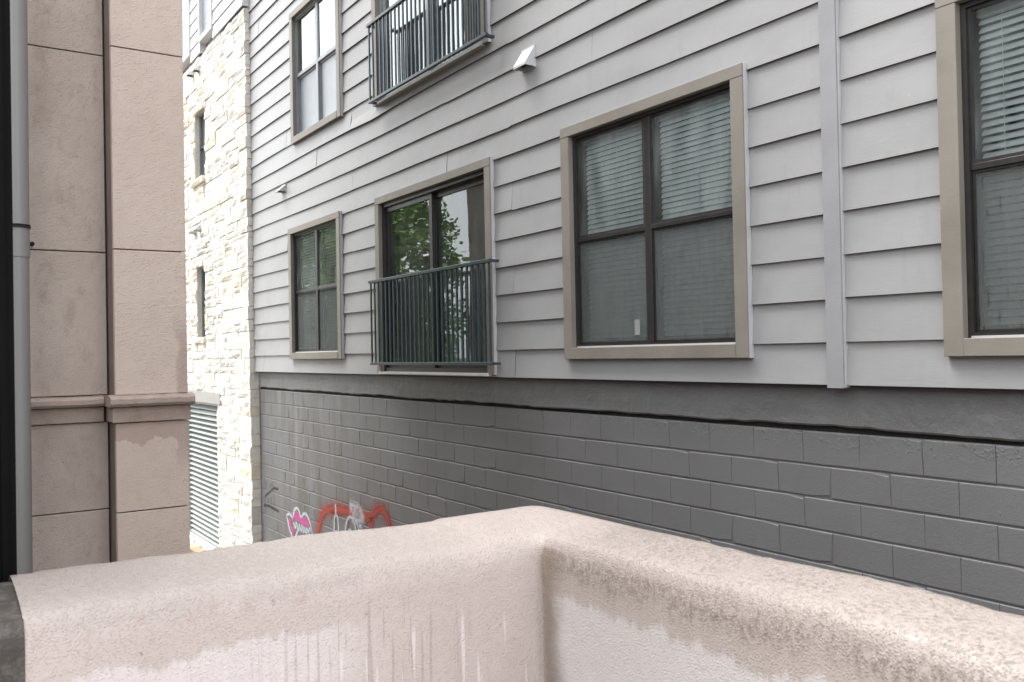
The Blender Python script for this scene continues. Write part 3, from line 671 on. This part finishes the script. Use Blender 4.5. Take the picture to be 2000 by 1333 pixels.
for k, c in enumerate(st):
    m = stone_mb(c, rng); mi = rng.choices(range(5), (40, 34, 5, 12, 9))[0]
    if k < 299: build('stone', m, LIMES[mi], stone)
    else:
        i = len(rest.v); rest.v += m.v; rest.f += [tuple(i+q for q in f) for f in m.f]; rest.mi += [mi]*len(m.f)
stuff(build('remaining_stones', rest, LIMES, stone))
bk = MB(); xs = sorted({SX0, SX1-.02, *[r[0] for r in rects.values()], *[r[1] for r in rects.values()]}); zs = sorted({SZ0-.05, SZ1, *[r[2] for r in rects.values()], *[r[3] for r in rects.values()]})
for a, b in zip(xs, xs[1:]):
    for c, d in zip(zs, zs[1:]):
        cx, cz = (a+b)/2, (c+d)/2
        if not any(q[0] < cx < q[1] and q[2] < cz < q[3] for q in rects.values()): bk.box(a, b, SY+.022, SY+.3, c, d)
build('mortar_bed', bk, LIME_MORTAR, stone)
# louver
box('lintel', -19.16, -16.38-.02, 4.485, 4.70, -.845, -.64, LINTEL, stone)
lv = link('louver', None, (-17.9, 4.6, -3.6), stone); lv['label'] = 'tall pale green metal louver of many slanted slats'
frame_rect('frame', -19.11, -16.71, -3.61, -.85, .05, 4.555, 4.70, LOUVER, lv)
box('dark_back', -19.1, -16.72, 4.80, 4.84, -3.6, -.85, DARK, lv)
zz = -3.53; me = None
while zz < -.95:
    if me is None:
        m = MB(); Y0, Y1 = 4.575, 4.665; X0, X1 = -19.058, -16.762
        m.v = [(X0, Y0, zz), (X1, Y0, zz), (X1, Y1, zz+.042), (X0, Y1, zz+.042), (X0, Y0, zz+.006), (X1, Y0, zz+.006), (X1, Y1, zz+.048), (X0, Y1, zz+.048), (X0, Y0, zz-.012), (X1, Y0, zz-.012)]
        m.f = [(4, 5, 6, 7), (3, 2, 1, 0), (8, 9, 5, 4), (0, 3, 7, 4), (1, 5, 6, 2), (0, 1, 9, 8)]; m.mi = [0]*6
        o = build('louver_slat', m, LOUVER, lv); me = o.data; c0 = WP[o.name].copy(); z00 = zz
    else: link('louver_slat', me, (c0.x, c0.y, c0.z+zz-z00), lv)
    zz += .098
# narrow windows in the stone
def slit(r, lab):
    x0, x1, z0, z1 = r
    w = link('window', None, ((x0+x1)/2, SY+.1, z0), stone); w['label'] = lab
    frame_rect('frame', x0+.002, x1-.002, z0+.12, z1-.002, .03, SY+.10, SY+.16, simple('teal_grey_frame', (.2, .25, .26), .5), w)
    mid = (z0+.12+z1)/2; box('meeting_rail', x0+.03, x1-.03, SY+.105, SY+.15, mid-.02, mid+.02, FRAME, w)
    g = MB(); g.quad((x0+.03, SY+.13, mid+.02), (x1-.03, SY+.13, mid+.02), (x1-.03, SY+.13, z1-.03), (x0+.03, SY+.13, z1-.03)); build('pane', g, GLASS_HI, w)
    g = MB(); g.quad((x0+.03, SY+.14, z0+.15), (x1-.03, SY+.14, z0+.15), (x1-.03, SY+.14, mid-.02), (x0+.03, SY+.14, mid-.02)); build('pane', g, SCREEN, w)
    m = MB(); m.box(x0, x1, SY+.2, SY+.25, z0, z1); build('room_recess', m, ROOM, w)
    b = stone_mb((x0-.12, x1+.04, z0+.002, z0+.118), rng); b.v = [(p[0], p[1]-.06, p[2]) for p in b.v]; build('sill', b, LIMES[3], w)
slit(rects['low'], 'lower narrow window in the limestone'); slit(rects['mid'], 'upper narrow window in the limestone')
for xc, zt in ((-18.0, 5.70), (-17.52, 5.66), (-18.05, 2.60), (-17.66, 2.60)):
    hood(xc, zt, .15, .13, .12, SY-.012, stone, 'small hooded vent on the limestone wall')
# pale siding storey above the stone
UW = [(-17.42, -16.50, 6.05, 8.0), (-19.3, -18.12, 6.02, 8.0)]
z = SZ1+.03; j = 0
while z < 8.6:
    sp = [(SX0, SX1)]
    for a, b, c, d in UW:
        if c < z+.2 and d > z: sp = [s for x0, x1 in sp for s in ([(x0, a), (b, x1)] if a > x0 and b < x1 else [(x0, x1)])]
    for x0, x1 in sp:
        m = MB(); m.quad((x0, SY-.03, z), (x1, SY-.03, z), (x1, SY-.012, z+.255), (x0, SY-.012, z+.255)); m.quad((x0, SY, z), (x1, SY, z), (x1, SY-.03, z), (x0, SY-.03, z), 1); m.quad((x1, SY-.03, z), (x1, SY+.15, z), (x1, SY+.15, z+.25), (x1, SY-.012, z+.25))
        build('siding_plank', m, [PALE_SIDING, SIDING_TRIM], stone)
    z += .25; j += 1
box('sheathing', SX0, SX1-.01, SY+.12, SY+.3, SZ1, 8.6, PALE_SIDING, stone)
for i, r in enumerate(UW):
    w = link('window', None, ((r[0]+r[1])/2, SY, r[2]), stone)
    frame_rect('trim', *r, .09, SY-.05, SY+.1, PALE_SIDING, w); g = MB(); g.quad((r[0]+.09, SY+.02, r[2]+.09), (r[1]-.09, SY+.02, r[2]+.09), (r[1]-.09, SY+.02, r[3]-.09), (r[0]+.09, SY+.02, r[3]-.09)); build('pane', g, FROST, w)

# kerb stones and gravel at its foot
kb = thing('kerb_edging', 'row of tan edging bricks at the foot of the limestone wall', 'edging', (-17.5, 4.3, -3.8))
X = -21.5; kr = random.Random(3)
BRICKS = [simple('tan_brick', (.36, .25, .17), .85, .2, .3, 20), simple('pale_brick', (.46, .38, .29), .85, .2, .3, 20)]
while X < -14.6:
    box('brick', X, X+.21, 4.27+kr.uniform(-.01, .01), 4.475, -3.80, -3.67+kr.uniform(-.008, .008), kr.choice(BRICKS), kb, .006); X += .22
gr = MB(); rr = random.Random(5)
for k in range(5200):
    x = rr.uniform(-20.5, -14.4); y = rr.uniform(2.4, 4.26); s = rr.uniform(.02, .045); i = len(gr.v); a = rr.uniform(0, 6)
    for t in range(4): gr.v.append((x+s*math.cos(a+t*1.57)*rr.uniform(.7, 1.2), y+s*math.sin(a+t*1.57)*rr.uniform(.7, 1.2), -3.80+rr.uniform(0, .012)))
    gr.v.append((x+rr.uniform(-.01, .01), y, -3.80+s*rr.uniform(.6, 1.1))); c = rr.randrange(3)
    for t in range(4): gr.f.append((i+t, i+(t+1) % 4, i+4)); gr.mi.append(c)
stuff(build('gravel', gr, [simple('tan_pebble', (.22, .16, .1), .9), simple('pale_pebble', (.32, .27, .2), .9), simple('brown_pebble', (.12, .085, .055), .9)]))

# ================================================================ STUCCO WING (left)
wing = thing('stucco_wing', 'tan stucco wing with scored joints, flat pilaster and moulded band, left of the alley', 'building', (-7, 1.0, -3.8))
WX, PX, YE, WXB, WTOP = -6.0, -5.78, 1.385, -13.4, 8.6
joints = [-3.8, -2.15, -.92, -.38]; up_ = [-.215, .67, 1.90, 3.13, 4.36, 5.59, 6.8, 8.05, 8.6]
def panel_faces(y0, y1, x, tag_):
    for a, b in list(zip(joints, joints[1:]))+list(zip(up_, up_[1:])):
        box('stucco_panel', x-.05, x, y0, y1, a+.0035, b-.0035, WING, wing, .003)
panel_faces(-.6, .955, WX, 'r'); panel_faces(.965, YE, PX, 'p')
box('wall_core', WXB, WX-.03, -6, YE-.02, -3.8, WTOP, JOINT, wing)
box('pilaster_core', WX-.03, PX-.03, .972, YE-.02, -3.8, WTOP, JOINT, wing)
m = MB(); m.quad((WX-.04, .966, -3.8), (PX-.004, .966, -3.8), (PX-.004, .966, WTOP), (WX-.04, .966, WTOP)); build('pilaster_side', m, stucco('shaded_return_stucco', (.2, .16, .145), (.17, .135, .12), (.12, .09, .08)), wing)  # side face coloured dark, its shade is put into the stucco
def bull(x, y0, y1, z0, z1, r, name='moulding'):
    # moulding running along y with rounded nose, projecting to x+r
    m = MB(); prof = [(x, z0), (x+r*.8, z0+.004), (x+r, z0+(z1-z0)*.3), (x+r, z0+(z1-z0)*.7), (x+r*.75, z1-.004), (x-.02, z1+.004)]
    n = 14
    for k in range(n+1):
        y = y0+(y1-y0)*k/n; w = .0025*math.sin(k*1.9)
        for a, b in prof: m.v.append((a+w, y, b+w*.6))
    P = len(prof)
    for k in range(n):
        for a in range(P-1): i = k*P+a; m.f.append((i, i+P, i+P+1, i+1)); m.mi.append(0)
    m.f.append(tuple(range(P))); m.mi.append(0); m.f.append(tuple(n*P+q for q in reversed(range(P)))); m.mi.append(0)
    build(name, m, WING_BAND, wing)
bull(WX, -.6, .925, -.285, -.22, .075); bull(PX, .925, YE+.026, -.285, -.215, .075)
box('moulding_return', WX-.02, PX-.002, .93, .966, -.284, -.217, WING_BAND, wing)
box('band', WX-.05, WX+.022, -.6, .93, -.378, -.286, WING_BAND, wing, .004); box('band', WX, PX+.022, .945, YE+.012, -.378, -.286, WING_BAND, wing, .004)
# long side of the wing facing the alley (seen in the glass)
for x0 in [WXB+1.85*k for k in range(4)]:
    for a, b in zip([-3.8, -.92, .67, 1.9, 3.13, 4.36, 5.59, 7.2], [-.92, .67, 1.9, 3.13, 4.36, 5.59, 7.2, 8.6]):
        box('stucco_panel', x0+.006, x0+1.84, YE-.03, YE-.0, a+.006, b-.006, WING_FAR, wing)
for x0 in (-12.0, -9.0):
    for zz in (-.0, 3.1):
        w = link('window', None, (x0+.7, YE, zz), wing); frame_rect('frame', x0, x0+1.4, zz, zz+1.7, .08, YE+.001, YE+.03, FRAME, w); g = MB(); g.quad((x0+.08, YE+.012, zz+.08), (x0+1.32, YE+.012, zz+.08), (x0+1.32, YE+.012, zz+1.62), (x0+.08, YE+.012, zz+1.62)); build('pane', g, DARK, w)
# downspout on the wing
ds = thing('downspout', 'round grey downspout beside the dark post at the left edge', 'pipe', (-5.75, .47, -3.8))
m = MB(); m.tube([(-5.80, .452, -3.8), (-5.80, .456, .62)], .062, 20, False); build('pipe', m, PIPE, ds, smooth=True)
m = MB(); m.tube([(-5.80, .456, .60), (-5.80, .466, 6.5)], .066, 20, False); build('pipe', m, PIPE, ds, smooth=True)
m = MB(); m.tube([(-5.80, .456, .765), (-5.80, .456, .785)], .072, 20); build('strap', m, DARK, ds, smooth=True)
m = MB(); m.tube([(-5.99, .548, .70), (-5.955, .548, .70)], .013, 10); m.tube([(-5.955, .52, .70), (-5.955, .557, .70)], .008, 8); build('anchor', m, DARK, ds)

# ================================================================ PARAPET
par = thing('parapet_wall', 'stained pinkish stucco parapet turning a corner in the foreground', 'parapet', (-2.2, 1.5, -1.55))
def parapet_mesh():
    # profile: (t across from inner face 0 to outer 1, z); swept along an L with a mitred corner
    zt = -.492; prof = [(0, -1.55), (0, -1.1), (0, -.85), (0, -.72), (.0, -.60), (.0, -.572), (.018, -.548), (.055, -.529), (.12, -.517), (.22, -.509), (.4, -.502), (.6, -.497), (.78, -.496), (.9, -.500), (.97, -.514), (1, -.545), (1, -.72), (1, -1.2), (1, -3.0)]
    path = []
    y = .165
    while y < 1.33: path.append(((-2.045, y), (-2.44, y))); y += .022
    # rounded joint at the corner (diagonal)
    path += [((-2.045, 1.36), (-2.44, 1.45)), ((-2.045, 1.41), (-2.44, 1.56)), ((-2.043, 1.430), (-2.437, 1.63)), ((-2.036, 1.438), (-2.425, 1.672)), ((-2.022, 1.44), (-2.39, 1.692)), ((-1.99, 1.44), (-2.33, 1.70)), ((-1.93, 1.44), (-2.2, 1.70)), ((-1.85, 1.44), (-2.05, 1.70)), ((-1.78, 1.44), (-1.9, 1.70))]
    x = -1.74
    while x < 3.2: path.append(((x, 1.44), (x, 1.70))); x += .022
    m = MB(); P = len(prof); rr = random.Random(2)
    nz = [rr.uniform(-1, 1) for _ in range(len(path)+8)]
    sm = [sum(nz[k:k+5])/5 for k in range(len(path))]
    for k, (a, b) in enumerate(path):
        s = k*.022
        for q, (t, z) in enumerate(prof):
            dz = (.004*math.sin(s*4.1)+.003*math.sin(s*9.7+1)+.004*sm[k]+rr.uniform(-.0013, .0013)) if z > -.56 else 0
            if b[1] < 1.3 and -.6 < z: dz += -.004
            m.v.append((a[0]+(b[0]-a[0])*t, a[1]+(b[1]-a[1])*t, z+dz))
    for k in range(len(path)-1):
        for q in range(P-1): i = k*P+q; m.f.append((i+P, i, i+1, i+P+1)); m.mi.append(0)
    return m
build('parapet_body', parapet_mesh(), PARAPET, par, smooth=True)
pier = thing('stucco_pier', 'dark rough stucco pier at the lower left corner, joining the parapet', 'pier', (-2.3, 0, -1.55))
m = MB(); prof = [(-2.043, -1.55), (-2.043, -.57), (-2.05, -.545), (-2.07, -.525), (-2.2, -.508), (-2.32, -.50), (-2.42, -.518), (-2.44, -.57), (-2.44, -3.0)]
for y in (-.9, .1662):
    for a, b in prof: m.v.append((a, y, b))
n = len(prof)
for k in range(n-1): m.f.append((k, k+1, n+k+1, n+k)); m.mi.append(0)
build('pier_body', m, PIER, pier)
# dark ribbed post standing behind the parapet
pst = thing('dark_post', 'dark bronze ribbed post rising behind the parapet at the extreme left', 'post', (-2.6, .05, -1.0))
m = MB(); m.box(-2.75, -2.47, -.5, .186, -1.55, 4.5); build('post_body', m, POST, pst)
for k in range(5): box('rib', -2.47, -2.462, .035+k*.03, .049+k*.03, -1.55, 4.5, POST, pst)
# landing floor and an out-of-view building added to block sky light
struct(box('landing_floor', -2.43, 3.2, -1.5, 1.5, -1.75, -1.55, CONC))
own = thing('sky_blocking_building', 'tan stucco building added out of view behind the viewer to block sky light, reflected in the glass', 'building', (0, -7, -3.8))
for a in range(6):
    for b in range(3): box('stucco_panel', -5.7+a*2.3, -3.41+a*2.3, -5.02, -5.00, -3.8+b*2.3+.006, -1.5+b*2.3-.006, WING_FAR, own)
box('wall_core', -5.96, 8.1, -12, -5.01, -3.8, 3.0, JOINT, own)

# ================================================================ TREES (seen reflected in the glass)
def tree(x, y, h, r, seed, lab):
    t = thing('broadleaf_tree', lab, 'tree', (x, y, -3.8), 'trees behind the stucco wing'); R_ = random.Random(seed)
    bark = simple('bark', (.12, .09, .07), .9, .2); m = MB(); m.tube([(x, y, -3.8), (x+.1, y, -2), (x-.05, y+.1, -3.8+h*.5), (x, y, -3.8+h*.8)], [.22, .17, .11, .04], 9)
    cl = []
    for k in range(46):
        an = R_.uniform(0, 6.28); e = R_.uniform(-.5, 1); rad = r*R_.uniform(.35, 1)*math.cos(e*1.2); c = (x+rad*math.cos(an), y+rad*math.sin(an), -3.8+h*.6+e*h*.36); cl.append(c)
        if k < 9: m.tube([(x, y, -3.8+h*.35), c], [.06, .015], 6)
    build('trunk', m, bark, t, smooth=True)
    m = MB()
    for c in cl:
        cr = R_.uniform(.6, 1.05)*r*.40
        for _ in range(420):
            d = Vector((R_.gauss(0, 1), R_.gauss(0, 1), R_.gauss(0, .8))).normalized()*cr*R_.uniform(.4, 1.05); p = Vector(c)+d; s = R_.uniform(.07, .13)
            u = Vector((R_.uniform(-1, 1), R_.uniform(-1, 1), R_.uniform(-.6, .6))).normalized(); w = u.cross(Vector((R_.uniform(-1, 1), R_.uniform(-1, 1), R_.uniform(-1, 1)))).normalized()
            m.quad(tuple(p-u*s), tuple(p+w*s*.6), tuple(p+u*s), tuple(p-w*s*.6), R_.randrange(3))
    build('crown', m, LEAFM, t)
LEAFM = [simple('leaf_mid', (.16, .30, .05), .5, .4), simple('leaf_bright', (.26, .44, .08), .5, .4), simple('leaf_dark', (.08, .16, .03), .5, .4)]
tree(-25.6, -3.0, 9.2, 2.4, 1, 'leafy green tree standing beyond the end of the stucco wing')
tree(-32, -3.8, 9.6, 3.6, 2, 'taller green tree farthest beyond the stucco wing')
